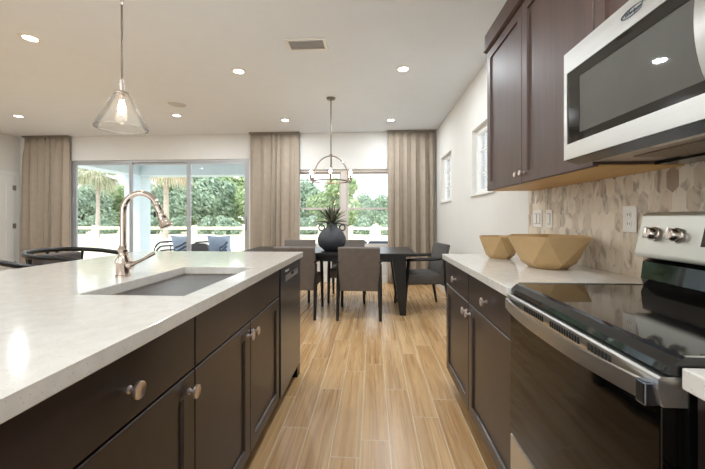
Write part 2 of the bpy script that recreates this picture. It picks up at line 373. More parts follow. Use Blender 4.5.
# white door in the left wall
dr = obj('door_2', B(XL, XL + .02, 5.06, 5.955, .01, 1.965, bev=.002), 'doorw', kind='structure')
for (c, d) in ((.25, .95), (1.12, 1.84)):
    obj('door_panel', ring_yz((5.18, 5.84, c, d), (5.21, 5.81, c + .03, d - .03), XL + .019, XL + .027), 'doorw', dr)
for z in (.3, 1.74):
    obj('hinge', lathe(B(XL + .019, XL + .026, 5.925, 5.985, z - .045, z + .045), [(.007, -.05), (.007, .05)], 8, Matrix.Translation((XL + .03, 5.96, z))), 'track', dr)
obj('hinge', lathe(B(XL + .019, XL + .026, 5.925, 5.985, 0.975, 1.065), [(.007, -.05), (.007, .05)], 8, Matrix.Translation((XL + .03, 5.96, 1.02))), 'track', dr)
obj('door_handle', lathe(new(), [(.028, 0), (.028, .008), (.01, .012), (.01, .04), (.027, .05), (.03, .065), (.02, .078), (0, .08)], 16, Matrix.Translation((XL + .02, 5.12, .95)) @ Matrix.Rotation(PI / 2, 4, 'Y')), 'chrome', dr, smooth=True)
w = new(); box(w, XL, XL + .018, 5.965, 6.05, 0, 2.045, .003); box(w, XL, XL + .018, 4.965, 5.05, 0, 2.045, .003); box(w, XL, XL + .018, 5.05, 5.965, 1.97, 2.045, .003)
struct('trim_1', w, 'trim')
bpy.context.view_layer.update()

# ------------------------------------------------------------------ kitchen island
IX = -.545       # face of the island doors
def slab_front(y0, y1, za, zb, xf_, s, th=.02, frame=0, rec=.009):
    """door/drawer front in the y/z plane; xf_ = face plane, s = outward direction"""
    bm = new(); e = .0025
    def R(a, b, c, d, x): return [bm.verts.new(p) for p in ((x, a, c), (x, b, c), (x, b, d), (x, a, d))]
    back = R(y0, y1, za, zb, xf_ - s * th); side = R(y0, y1, za, zb, xf_ - s * e); front = R(y0 + e, y1 - e, za + e, zb - e, xf_)
    rings = [back, side, front]
    if frame:
        f = frame
        rings += [R(y0 + f, y1 - f, za + f, zb - f, xf_), R(y0 + f + .003, y1 - f - .003, za + f + .003, zb - f - .003, xf_ - s * rec)]
    for a, b in zip(rings, rings[1:]):
        for q in range(4): bm.faces.new((a[q], a[(q + 1) % 4], b[(q + 1) % 4], b[q]))
    bm.faces.new(rings[-1]); bm.faces.new(back); return bm
def knob(x, y, z, s, r=.0195):
    m = Matrix.Translation((x, y, z)) @ Matrix.Rotation(s * PI / 2, 4, 'Y')
    return lathe(new(), [(.009, 0), (.009, .002), (.0055, .005), (.0055, .016), (.011, .019), (r, .021), (r, .027), (r - .002, .0285), (r - .004, .0275), (0, .0285)], 20, m)
def cabinet(label, y0, y1, drawers, doors, s, xface, xback, group=None, drawer_knobs=True, mat='cab', door_knob_z=.655, ztop=.876):
    t = thing('base_cabinet', label, 'cabinet', ((xface + xback) / 2, (y0 + y1) / 2, 0), group=group)
    xin = xface - s * .02
    a, b = sorted((xin, xback)); bm = B(a, b, y0 + .001, y1 - .001, .10, ztop)
    obj('body', bm, mat, t)
    a, b = sorted((xface - s * .095, xback)); obj('toe_kick', B(a, b, y0 + .001, y1 - .001, 0, .0995), 'kick', t)
    g = .002
    for (u, v) in drawers:
        d = obj('drawer', slab_front(u + g, v - g, .712, ztop - .008, xface, s), mat, t)
        if drawer_knobs: obj('knob', knob(xface, (u + v) / 2, .785, s), 'nickel', d, True)
    for (u, v, ky) in doors:
        d = obj('door', slab_front(u + g, v - g, .112, .706, xface, s, frame=.058), mat, t)
        obj('knob', knob(xface, ky, door_knob_z, s), 'nickel', d, True)
    return t
cabinet('dark brown island cabinet nearest the viewer with one wide drawer and one door', .44, .999, [(.44, .999)], [(.44, .999, .965)], 1, IX, -1.20)
cabinet('dark brown island sink cabinet with a knobless false drawer and two doors', 1.0, 1.935, [(1.0, 1.935)], [(1.0, 1.4675, 1.435), (1.4675, 1.935, 1.50)], 1, IX, -1.20, drawer_knobs=False)
cabinet('dark brown island cabinet out of sight at the near end under the counter', -.25, .439, [(-.25, .439)], [(-.25, .439, .40)], 1, IX, -1.20)
# end panels / back of the island
isl = bpy.data.objects['base_cabinet.001']
obj('back_panel', B(-1.24, -1.201, -.25, 2.495, 0, .876), 'cab', isl); obj('end_panel', B(-1.2, -.548, 2.478, 2.495, 0, .876), 'cab', isl); obj('end_panel', B(-1.2, -.548, -.27, -.252, 0, .876), 'cab', isl)
# counter with sink cut-out
IC = ringplate(new(), (-1.80, -.525, -.30, 2.51), (-.985, -.62, 1.065, 1.705), .877, .914)
ic = obj('island_countertop', IC, 'quartz')
bv = ic.modifiers.new('b', 'BEVEL'); bv.width = .003; bv.segments = 2; bv.limit_method = 'ANGLE'
tag(ic, 'long white speckled quartz countertop of the island with a cut-out for the sink', 'countertop')
# sink
sk = thing('kitchen_sink', 'undermounted rectangular stainless steel sink set in the island counter', 'sink', (-.80, 1.385, .66))
bm = new()
def rr(x0, x1, y0, y1, r, z, n=5):
    o = []
    for cx, cy, a0 in ((x1 - r, y1 - r, 0), (x0 + r, y1 - r, PI / 2), (x0 + r, y0 + r, PI), (x1 - r, y0 + r, 1.5 * PI)):
        for k in range(n + 1): a = a0 + PI / 2 * k / n; o.append(bm.verts.new((cx + r * math.cos(a), cy + r * math.sin(a), z)))
    return o
rs = [rr(-1.005, -.60, 1.045, 1.725, .03, .8762), rr(-.98, -.625, 1.07, 1.70, .03, .8762), rr(-.975, -.63, 1.075, 1.695, .03, .70), rr(-.95, -.655, 1.10, 1.67, .03, .672), rr(-.84, -.77, 1.35, 1.42, .03, .668)]
for a, b in zip(rs, rs[1:]):
    for i in range(len(a)): bm.faces.new((a[i], a[(i + 1) % len(a)], b[(i + 1) % len(a)], b[i]))
obj('basin', bm, 'sink', sk, True)
obj('drain', lathe(new(), [(.046, .667), (.046, .671), (.03, .668), (0, .666)], 24, Matrix.Translation((-.805, 1.385, 0))), 'chrome', sk, True)
# faucet
FX, FY, FZ = -1.087, 1.40, .914
fc = thing('kitchen_faucet', 'polished nickel gooseneck faucet with pull-down spray head beside the sink', 'faucet', (FX, FY, FZ))
T = Matrix.Translation((FX, FY, FZ))
obj('body', lathe(new(), [(.030, 0), (.030, .007), (.027, .010), (.027, .055), (.029, .060), (.031, .066), (.028, .074), (.021, .090), (.018, .105), (.020, .112), (.022, .118), (.018, .126), (.0145, .134), (.0145, .14)], 24, T), 'polish', fc, True)
pts = [(FX, FY, FZ + .135), (FX, FY, FZ + .20), (FX, FY, FZ + .28)]; R_ = .079
for k in range(1, 13):
    a = PI - k * PI * .90 / 12; pts.append((FX + R_ + R_ * math.cos(a), FY, FZ + .285 + R_ * math.sin(a)))
obj('spout', tube(new(), pts, .0125, 14), 'polish', fc, True)
e0 = Vector(pts[-1]); dv = (Vector(pts[-1]) - Vector(pts[-2])).normalized(); rot = dv.to_track_quat('Z', 'Y').to_matrix().to_4x4()
hd = obj('spray_head', lathe(new(), [(.0125, -.005), (.0155, 0), (.0155, .006), (.0135, .010), (.015, .035), (.0185, .062), (.017, .068), (.0255, .088), (.0265, .100), (.021, .103), (0, .102)], 20, Matrix.Translation(e0) @ rot), 'polish', fc, True)
obj('spray_button', B(e0.x - .003, e0.x + .004, FY - .022, FY - .014, e0.z - .05, e0.z - .025, bev=.002), 'black', hd)
hp = [(FX + .015, FY, FZ + .05), (FX + .040, FY, FZ + .052), (FX + .050, FY + .004, FZ + .058), (FX + .075, FY + .02, FZ + .072), (FX + .115, FY + .04, FZ + .10)]
obj('lever', tube(new(), hp, [.016, .017, .009, .007, .0085], 12), 'polish', fc, True)
# dishwasher
dw = thing('dishwasher', 'dark stainless dishwasher built into the far end of the island', 'dishwasher', (-.85, 2.21, 0))
obj('body', B(-1.19, IX - .026, 1.938, 2.477, .10, .872), 'black', dw)
bm = ring_yz((1.945, 2.47, .105, .868), (2.05, 2.40, .775, .815), IX - .025, IX + .006)
dd = obj('door', bm, 'steelv', dw)
obj('handle_pocket', B(IX - .02, IX + .004, 2.05, 2.40, .775, .815), 'steel', dd)
obj('handle_lip', B(IX - .012, IX + .0075, 2.205, 2.255, .793, .812, bev=.002), 'black', dd)
t_ = text_bm('Whirlpool', .022, .0004, .2); xf(t_, Matrix.Translation((IX + .0066, 2.085, .84)) @ Matrix.Rotation(PI / 2, 4, 'Z') @ Matrix.Rotation(PI / 2, 4, 'X'))
obj('badge', t_, 'log', dd)
obj('toe_kick', B(-1.19, IX - .07, 1.938, 2.477, 0, .0995), 'kick', dw)
obj('foot', B(IX - .045, IX - .005, 2.43, 2.47, 0, .10), 'black', dw)

# ------------------------------------------------------------------ right-hand run
RX = .522; RB = XR - .003; R0, R1 = .61, 1.272; RE = 2.412
cabinet('dark brown base cabinet right of the aisle with two drawers above two doors', R1 + .002, RE, [(R1 + .002, 1.864), (1.864, RE)], [(R1 + .002, 1.864, 1.83), (1.864, RE, 1.90)], -1, RX, RB)
cabinet('dark brown base cabinet at the lower right corner beyond the oven', -.30, R0 - .004, [(-.30, R0 - .004)], [(-.30, R0 - .004, .55)], -1, .55, RB)
def counter(x0, x1, y0, y1):
    o = obj('countertop', B(x0, x1, y0, y1, .877, .914, bev=.003), 'quartz'); return o
tag(counter(RX - .025, XR - .002, R1 + .001, 2.432), 'white quartz countertop holding the two faceted bowls', 'countertop')
tag(counter(.528, XR - .002, -.31, R0 - .003), 'short white quartz countertop in the lower right corner before the range', 'countertop')
bs = obj('backsplash', B(XR - .009, XR - .0005, -.3, 2.50, .9145, 1.365), 'tile'); tag(bs, 'marble mosaic backsplash of elongated hexagons in beige and grey', 'backsplash')
# upper cabinets
UX = .805; UZ0, UZ1 = 1.36, 2.33
def upper(label, y0, y1, za, doors, name='wall_cabinet'):
    t = thing(name, label, 'cabinet', ((UX + XR) / 2, (y0 + y1) / 2, za))
    obj('body', B(UX + .02, XR - .001, y0, y1, za + .006, UZ1 + .02), 'upcab', t)
    obj('underside', B(UX + .022, XR - .011, y0 + .004, y1 - .002, za - .001, za + .005), 'ply', t, label='natural wood underside')
    for (u, v, ky) in doors:
        d = obj('door', slab_front(u + .0015, v - .0015, za, UZ1 - .002, UX, -1, frame=.058, rec=.010), 'upcab', t)
        if ky: obj('knob', knob(UX, ky, za + .05, -1, .0145), 'nickel', d, True)
    c = prism(new(), [(UX - .004, UZ1), (UX - .022, UZ1 + .008), (UX - .022, UZ1 + .016), (UX - .012, UZ1 + .02), (UX - .012, UZ1 + .125), (XR - .001, UZ1 + .125), (XR - .001, UZ1 + .021), (UX + .019, UZ1 + .021), (UX + .019, UZ1)], 'y', y0 - .0, y1 + (.01 if y1 > 2 else 0))
    obj('crown_trim', c, 'upcab', t)
    return t
upper('tall dark brown wall cabinet with two shaker doors left of the microwave', R1 + .003, RE, UZ0, [(R1 + .003, 1.864, 1.835), (1.864, RE, 1.895)])
upper('short dark brown wall cabinet above the microwave', .56, R1 + .001, 1.775, [(.56, .935, None), (.935, R1 + .001, None)])
# microwave
MX = .70; MZ0, MZ1 = 1.375, 1.765
mw = thing('microwave_oven', 'stainless over-the-range microwave with black window and bowed handle', 'microwave', (.9, .9, MZ0))
obj('body', B(MX + .032, XR - .01, .52, R1 - .001, MZ0 + .012, MZ1 + .005), 'black', mw)
md = obj('door', ring_yz((.66, R1, MZ0 + .005, MZ1), (.665, R1 - .018, 1.434, 1.690), MX, MX + .03), 'steel', mw)
obj('black_border', ring_yz((.664, R1 - .0175, 1.433, 1.691), (.72, R1 - .085, 1.462, 1.655), MX + .003, MX + .02), 'bglass', md)
obj('window', B(MX + .0045, MX + .02, .70, R1 - .083, 1.46, 1.657), 'mwin', md)
cp = obj('control_panel', B(MX, MX + .03, .52, .656, MZ0 + .005, MZ1, bev=.002), 'bglass', mw)
hb = new(); prof = []
for k in range(17):
    u = -1 + k / 8; prof.append((MX - .006 - .062 * (1 - u * u) ** .6, 1.56 + .165 * u))
for (x, z), (x2, z2) in zip(prof, prof[1:]):
    pass
outer = [(x, z) for x, z in prof]; inner = [(x + .012, 1.56 + (z - 1.56) * .95) for x, z in prof]
prism(hb, outer + inner[::-1], 'y', .655, .70)
obj('handle', hb, 'steel', md, smooth=True)
# underside with filters
ub = B(MX + .03, XR - .012, .53, R1 - .002, MZ0, MZ0 + .011)
us = obj('underside', ub, 'sink', mw)
for a, b in ((.60, .86), (.90, 1.16)): obj('grease_filter', B(.86, 1.04, a, b, MZ0 - .004, MZ0), 'water', us)
obj('light_lens', B(.76, .81, .80, 1.0, MZ0 - .003, MZ0), 'plate', us)
obj('front_lip', prism(new(), [(MX + .002, MZ0 + .004), (MX + .05, MZ0 - .012), (MX + .055, MZ0 - .001), (MX + .031, MZ0 + .004)], 'y', .53, R1 - .004), 'steelv', mw)
obj('rear_bracket', B(XR - .12, XR - .02, .62, R1 - .001, MZ0 - .013, MZ0 - .0005), 'black', mw)
bm = new(); lp = [(.052 * math.cos(2 * PI * k / 24), .013 * math.sin(2 * PI * k / 24), 0) for k in range(22)]
tube(bm, [(a * .8, b * .8, c) for a, b, c in lp], [.0004 + .0016 * abs(math.sin(PI * k / 22)) for k in range(22)], 6)
tt = text_bm('Whirlpool', .0145, .0006, .25); me_ = bpy.data.meshes.new('t'); tt.to_mesh(me_); bm.from_mesh(me_); tt.free()
xf(bm, Matrix.Translation((MX - .001, .945, 1.728)) @ Matrix.Rotation(-PI / 2, 4, 'Z') @ Matrix.Rotation(PI / 2, 4, 'X'))
obj('badge', bm, 'steelv', md)
# range
rg = thing('electric_range', 'stainless and black glass electric range between the counters', 'range', (.82, (R0 + R1) / 2, 0))
obj('body', B(.545, 1.10, R0 + .002, R1 - .002, .06, .905), 'black', rg)
ct = obj('cooktop', prism(new(), [(.975, .908), (.975, .930), (.540, .930), (.530, .926), (.514, .912), (.510, .898), (.545, .896)], 'y', R0, R1), 'bglass', rg, smooth=False)
for yy in (R0 + .0005, R1 - .0035): obj('side_trim', B(.538, .975, yy, yy + .003, .9302, .9325), 'steel', ct)
od = obj('oven_door', B(.507, .545, R0 + .012, R1 - .002, .385, .845, bev=.003), 'oglass', rg)
obj('door_top_trim', prism(new(), [(.505, .84), (.497, .87), (.497, .889), (.501, .893), (.545, .893), (.545, .84)], 'y', R0 + .004, R1 - .001), 'steel', od)
for y0, n in ((1.125, 11), (.965, 12), (.80, 7)):
    bm = new()
    for k in range(n): box(bm, .4955, .499, y0 - k * .0115, y0 - k * .0115 + .006, .866, .882)
    obj('vent_slots', bm, 'slot', od)
bm = new(); N_ = 24; poly = []
for k in range(N_ + 1):
    u = -1 + 2 * k / N_; y = (R0 + .015) + (R1 - .006 - R0 - .015) * (u + 1) / 2; poly.append((.488 - .030 * (1 - abs(u) ** 2.4), y))
prism(bm, poly + [(x + .009, y) for x, y in poly[::-1]], 'z', .842, .877)
hn = obj('handle', bm, 'steel', od, smooth=True)
box_ = B(.478, .505, R0 + .010, R0 + .032, .838, .880, bev=.003); obj('handle_bracket', box_, 'steelv', hn)
obj('handle_bracket', B(.488, .506, R1 - .02, R1 - .004, .842, .877, bev=.002), 'steelv', hn)
obj('bottom_drawer', B(.507, .545, R0 + .012, R1 - .002, .10, .378, bev=.004), 'steel', rg)
obj('foot', B(.56, .60, R0 + .03, R0 + .07, 0, .06), 'black', rg); obj('foot', B(.56, .60, R1 - .07, R1 - .03, 0, .06), 'black', rg)
bk = obj('backguard', prism(new(), [(.975, .930), (.965, .955), (.972, 1.015), (1.00, 1.03), (1.10, 1.03), (1.10, .906), (.976, .906)], 'y', R0 + .004, R1 - .004), 'bglass', rg)
cpn = obj('control_panel', prism(new(), [(.950, 1.032), (.945, 1.042), (.975, 1.180), (.990, 1.190), (1.10, 1.190), (1.10, 1.032)], 'y', R0 + .0, R1 + .002), 'panel', rg)
b2 = cpn.modifiers.new('b', 'BEVEL'); b2.width = .008; b2.segments = 3; b2.limit_method = 'ANGLE'
obj('display', xf(B(-.0012, 0, -.11, .11, -.03, .03), Matrix.Translation((.9605, .925, 1.115)) @ Matrix.Rotation(math.atan2(.03, .138), 4, 'Y')), 'display', cpn)
for y in (1.20, 1.115, .735, .66):
    Rm = Matrix.Translation((.958, y, 1.115)) @ Matrix.Rotation(-PI / 2 + .2, 4, 'Y')
    bm = lathe(new(), [(.024, 0), (.024, .006), (.021, .008), (.018, .026), (.016, .028), (0, .028)], 24)
    box(bm, -.019, .019, -.006, .006, .02, .034, .002); xf(bm, Rm)
    obj('knob', bm, 'chrome', cpn, True)

# outlets and switches on the backsplash
def plate(label, y, wd, kind, cat):
    t = thing('wall_' + kind, label, cat, (XR - .011, y, 1.165)); X = XR - .0095
    obj('plate', B(X - .006, X, y - wd / 2, y + wd / 2, 1.107, 1.223, bev=.003), 'plate', t)
    if kind == 'outlet':
        for dz in (-.02, .02):
            o_ = obj('socket', lathe(new(), [(.0165, 0), (.0165, .002), (0, .002)], 18, Matrix.Translation((X - .006, y, 1.165 + dz)) @ Matrix.Rotation(-PI / 2, 4, 'Y')), 'plate', t)
            obj('slot', box(box(new(), X - .0088, X - .008, y - .007, y - .005, 1.16 + dz, 1.17 + dz), X - .0088, X - .008, y + .005, y + .007, 1.16 + dz, 1.17 + dz), 'slot', o_)
    else:
        k = 2 if wd > .1 else 1
        for i in range(k):
            yy = y + (i - (k - 1) / 2) * .046; fr = obj('rocker_frame', ring_yz((yy - .0185, yy + .0185, 1.13, 1.20), (yy - .0165, yy + .0165, 1.132, 1.198), X - .0068, X - .005), 'slot', t)
            obj('rocker', B(X - .009, X - .006, yy - .016, yy + .016, 1.1325, 1.1975, bev=.001), 'plate', t)
plate('white double switch plate at the far end of the backsplash', 2.355, .118, 'switch', 'light switch')
plate('white single plate between the double switch and the range outlet', 2.205, .075, 'switch', 'light switch')
plate('white outlet plate nearest the range on the marble backsplash', 1.535, .078, 'outlet', 'outlet')

# faceted bowls
def bowl(label, loc, R, h, rot, n=6):
    bm = new(); th = .010
    def ring(r, z, a0): return [bm.verts.new((r * math.cos(2 * PI * (i + a0) / n + rot), r * math.sin(2 * PI * (i + a0) / n + rot), z)) for i in range(n)]
    def anti(a, b):
        for i in range(n): bm.faces.new((a[i], a[(i + 1) % n], b[i])); bm.faces.new((a[(i + 1) % n], b[(i + 1) % n], b[i]))
    r0 = ring(R, h, 0); r1 = ring(R * .60, h * .17, .5); r2 = ring(R * .42, 0, .5)
    q0 = ring(R - th * 1.1, h, 0); q1 = ring(R * .60 - th, h * .17 + th * .6, .5)
    anti(r0, r1); anti(q0, q1)
    for i in range(n): k = (i + 1) % n; bm.faces.new((r1[i], r1[k], r2[k], r2[i])); bm.faces.new((r0[i], r0[k], q0[k], q0[i]))
    bm.faces.new(r2); bm.faces.new(q1)
    o = obj('faceted_bowl', bm, 'clay'); o.location = loc
    return tag(o, label, 'bowl', 'sand coloured faceted bowls')
bowl('large sand coloured faceted bowl closer to the range', (.903, 1.79, .9145), .208, .165, .04)
bowl('small sand coloured faceted bowl at the far end of the counter', (.808, 2.18, .9145), .142, .14, .2)

# ------------------------------------------------------------------ curtains
def curtain(label, x0, x1, y, z1, n, seed):
    rnd = random.Random(seed); t = thing('curtain_panel', label, 'curtain', ((x0 + x1) / 2, y, 0), group='floor length taupe curtains')
    bm = new(); NX = n * 18; NZ = 16
    wd = [rnd.uniform(.6, 1.5) for _ in range(n)]; tot = sum(wd); ed = [0]
    for q in wd: ed.append(ed[-1] + q / tot)
    am = [rnd.uniform(.6, 1.15) for _ in range(n)]; sk = [rnd.uniform(-.25, .25) for _ in range(n)]
    rows = []
    for j in range(NZ + 1):
        f = j / NZ; z = .015 + (z1 - .015) * f; r = []; top = max(0, (f - .86) / .14)
        for i in range(NX + 1):
            u = i / NX
            k = next((q for q in range(n) if u <= ed[q + 1] + 1e-9), n - 1); lu = (u - ed[k]) / (ed[k + 1] - ed[k])
            w_ = .5 - .5 * math.cos(2 * PI * lu)                     # broad soft fold
            e_ = .25 * math.sin(2 * PI * lu + sk[k] * 6) * (1 - top)
            fold = .135 * am[k] * (w_ + e_ * math.sin(PI * lu)) * (1 - .45 * f)
            pin = .020 * abs(math.sin(PI * lu)) ** .5
            yy = y + .04 - (fold * (1 - top) + pin * top * 1.6)
            xx = x0 + (x1 - x0) * u + (.02 * sk[k] * math.sin(2 * PI * lu) - .012 * math.sin(4 * PI * lu)) * (1 - top)
            r.append(bm.verts.new((xx, yy, z)))
        rows.append(r)
    for a, b in zip(rows, rows[1:]):
        for i in range(NX): bm.faces.new((a[i], a[i + 1], b[i + 1], b[i]))
    o = obj('fabric', bm, 'curtain', t); [setattr(p, 'use_smooth', True) for p in o.data.polygons]
    so = o.modifiers.new('s', 'SOLIDIFY'); so.thickness = .004
    obj('track', B(x0 - .01, x1 + .01, y - .015, y + .015, z1 - .002, ZC - .0005), 'track', t)
    return t
curtain('taupe curtain left of the sliding door beside the white door', -6.64, -5.74, 5.985, 2.70, 7, 1)
curtain('taupe curtain between the sliding door and the dining window', -2.24, -1.33, 5.985, 2.70, 6, 2)
curtain('taupe curtain right of the dining window in the corner', .27, 1.10, 5.985, 2.70, 6, 3)

# ------------------------------------------------------------------ ceiling fittings
def recessed(label, x, y, power=DOWN):
    t = thing('recessed_light', label, 'ceiling light', (x, y, ZC), group='recessed ceiling lights', world=False)
    obj('trim_ring', lathe(new(), [(.052, -.001), (.052, -.006), (.078, -.003), (.080, 0), (.052, 0)], 28, cap=False), 'trim', t, True)
    obj('diffuser', lathe(new(), [(.0515, -.0035), (0, -.0035)], 28, cap=False), 'led', t)
    ld = bpy.data.lights.new('lamp', 'AREA'); ld.shape = 'DISK'; ld.size = .10; ld.energy = power; ld.color = (.88, .94, .99)
    l = bpy.data.objects.new('lamp', ld); C.objects.link(l); l.parent = t; l.location = (0, 0, -.008)
    return t
LG = [('recessed ceiling light nearest the viewer, above the left of the island', -2.96, 2.73), ('recessed ceiling light between the pendant and the ceiling vent', -1.42, 3.48),
      ('recessed ceiling light right of the ceiling vent', .32, 3.53), ('recessed ceiling light just behind the round ceiling cover', -2.97, 4.92),
      ('recessed ceiling light in front of the middle curtain', -1.39, 5.26), ('recessed ceiling light in front of the right-hand curtain', .29, 5.36),
      ('recessed ceiling light at far left in front of the left curtain', -5.41, 4.81)]
l0 = None
for lb, x, y in LG:
    if l0 is None: l0 = recessed(lb, x, y)
    else: dup(l0, (x, y, ZC), 0, lb)
for x, y in ((.15, .9), (-2.2, -.1), (-3.6, .9), (.15, -1.3), (-1.5, -1.3), (-3.2, -1.5), (-5.4, 2.0), (-5.4, -.6)):  # out-of-view lamps added to brighten the near half of the room
    dup(l0, (x, y, ZC), 0, 'unseen recessed ceiling light added around the viewer as fill')
sp = thing('ceiling_speaker', 'flat round white cover on the ceiling behind the pendant lamp', 'ceiling cover', (-2.67, 4.43, ZC), world=False)
obj('rim', lathe(new(), [(.125, -.0), (.125, -.008), (.115, -.010), (.112, -.006), (.112, 0)], 36, cap=False), 'trim', sp, True)
obj('grille', lathe(new(), [(.112, -.007), (0, -.007)], 36, cap=False), 'cover', sp)
vn = thing('ceiling_vent', 'rectangular white louvred air vent in the ceiling', 'air vent', (-.59, 2.98, ZC))
bm = ringplate(new(), (-.775, -.405, 2.875, 3.085), (-.745, -.435, 2.905, 3.055), ZC - .009, ZC - .0005); obj('frame', bm, 'trim', vn)
for k in range(7):
    y = 2.912 + k * .0215; obj('louvre', prism(new(), [(y, ZC - .009), (y + .012, ZC - .002), (y + .013, ZC - .003), (y + .001, ZC - .010)], 'x', -.745, -.435), 'trim', vn)
obj('duct_opening', B(-.745, -.435, 2.905, 3.055, ZC - .0015, ZC - .0005), 'cover', vn)
# pendant
PX, PY, PZ = -1.21, 1.55, 1.60
pd = thing('pendant_lamp', 'clear glass cone pendant lamp hanging over the island', 'pendant lamp', (PX, PY, PZ), world=False)
obj('glass_shade', lathe(new(), [(.110, 0), (.113, .004), (.107, .022), (.034, .168), (.030, .172), (.029, .170), (.032, .166), (.104, .020), (.108, .004)], 48, cap=False), 'lamp', pd, True)
obj('shade_rim', tube(new(), [(.111 * math.cos(2 * PI * k / 48), .111 * math.sin(2 * PI * k / 48), .003) for k in range(48)], .0035, 8, closed=True), 'lamp', pd, True)
obj('cap', lathe(new(), [(.034, .165), (.036, .171), (.031, .178), (.014, .182), (.014, .188)], 24), 'chrome', pd, True)
obj('socket', lathe(new(), [(.012, .185), (.012, .222), (.008, .225), (.008, .24), (.004, .245)], 16), 'chrome', pd, True)
obj('socket_screw', tube(new(), [(-.02, 0, .225), (.004, 0, .222)], .0035, 8), 'chrome', pd)
obj('bulb_holder', lathe(new(), [(.013, .17), (.013, .145), (.010, .14)], 16), 'chrome', pd)
obj('bulb', lathe(new(), [(.008, .142), (.010, .13), (.016, .108), (.018, .094), (.014, .078), (.007, .071), (0, .070)], 20), 'bulb', pd, True)
obj('rod', tube(new(), [(0, 0, .24), (0, 0, .56), (0, 0, ZC - PZ - .01)], .005, 10), 'pewter', pd, True)
obj('rod_joint', lathe(new(), [(.006, .60), (.007, .605), (.007, .625), (.006, .63)], 12), 'chrome', pd, True)
obj('canopy', lathe(new(), [(.008, -.035), (.02, -.03), (.06, -.012), (.064, -.0005)], 28, Matrix.Translation((0, 0, ZC - PZ))), 'chrome', pd, True)
ld = bpy.data.lights.new('lamp', 'POINT'); ld.energy = 1; ld.color = (1, .85, .65); ld.shadow_soft_size = .03
l = bpy.data.objects.new('lamp', ld); C.objects.link(l); l.parent = pd; l.location = (0, 0, .03)
# chandelier
CX, CY, CZ = -.54, 4.33, 1.645
ch = thing('chandelier', 'polished nickel ring chandelier with six candle lamps above the dining table', 'chandelier', (CX, CY, CZ), world=False)
cr = .225
obj('ring', lathe(new(), [(cr - .004, -.008), (cr + .004, -.008), (cr + .004, .008), (cr - .004, .008), (cr - .004, -.008)], 48, cap=False), 'pewter', ch)
obj('rod', tube(new(), [(0, 0, .34), (0, 0, ZC - CZ - .01)], .0075, 10), 'pewter', ch, True)
obj('canopy', lathe(new(), [(.006, -.03), (.055, -.018), (.06, -.0005)], 28, Matrix.Translation((0, 0, ZC - CZ))), 'pewter', ch, True)
obj('hub', lathe(new(), [(.012, .315), (.020, .325), (.020, .345), (.012, .355)], 20), 'pewter', ch, True)
for a in (.15, .15 + PI / 2):
    pts = [(cr * math.cos(a) * math.cos(t), cr * math.sin(a) * math.cos(t), .33 * math.sin(t) ** .9) for t in [PI * k / 28 for k in range(29)]]
    obj('arch', tube(new(), pts, .0075, 8), 'pewter', ch, True)
for k in range(6):
    a = PI / 6 + k * PI / 3 + .1; c_, s_ = math.cos(a), math.sin(a); m_ = Matrix.Translation((c_ * (cr + .062), s_ * (cr + .062), 0))
    arm = obj('arm', tube(new(), [(c_ * cr, s_ * cr, 0), (c_ * (cr + .062), s_ * (cr + .062), 0)], .005, 8), 'pewter', ch)
    obj('candle_sleeve', lathe(new(), [(.008, -.012), (.015, -.004), (.015, 0), (.012, .004), (.012, .07), (.009, .072)], 14, m_), 'pewter', arm, True)
    obj('candle_bulb', lathe(new(), [(.006, .07), (.014, .086), (.016, .10), (.009, .126), (0, .138)], 12, m_), 'flame', arm, True)
ld = bpy.data.lights.new('lamp', 'POINT'); ld.energy = 2; ld.color = (1, .88, .72); ld.shadow_soft_size = .2
l = bpy.data.objects.new('lamp', ld); C.objects.link(l); l.parent = ch; l.location = (0, 0, .1)

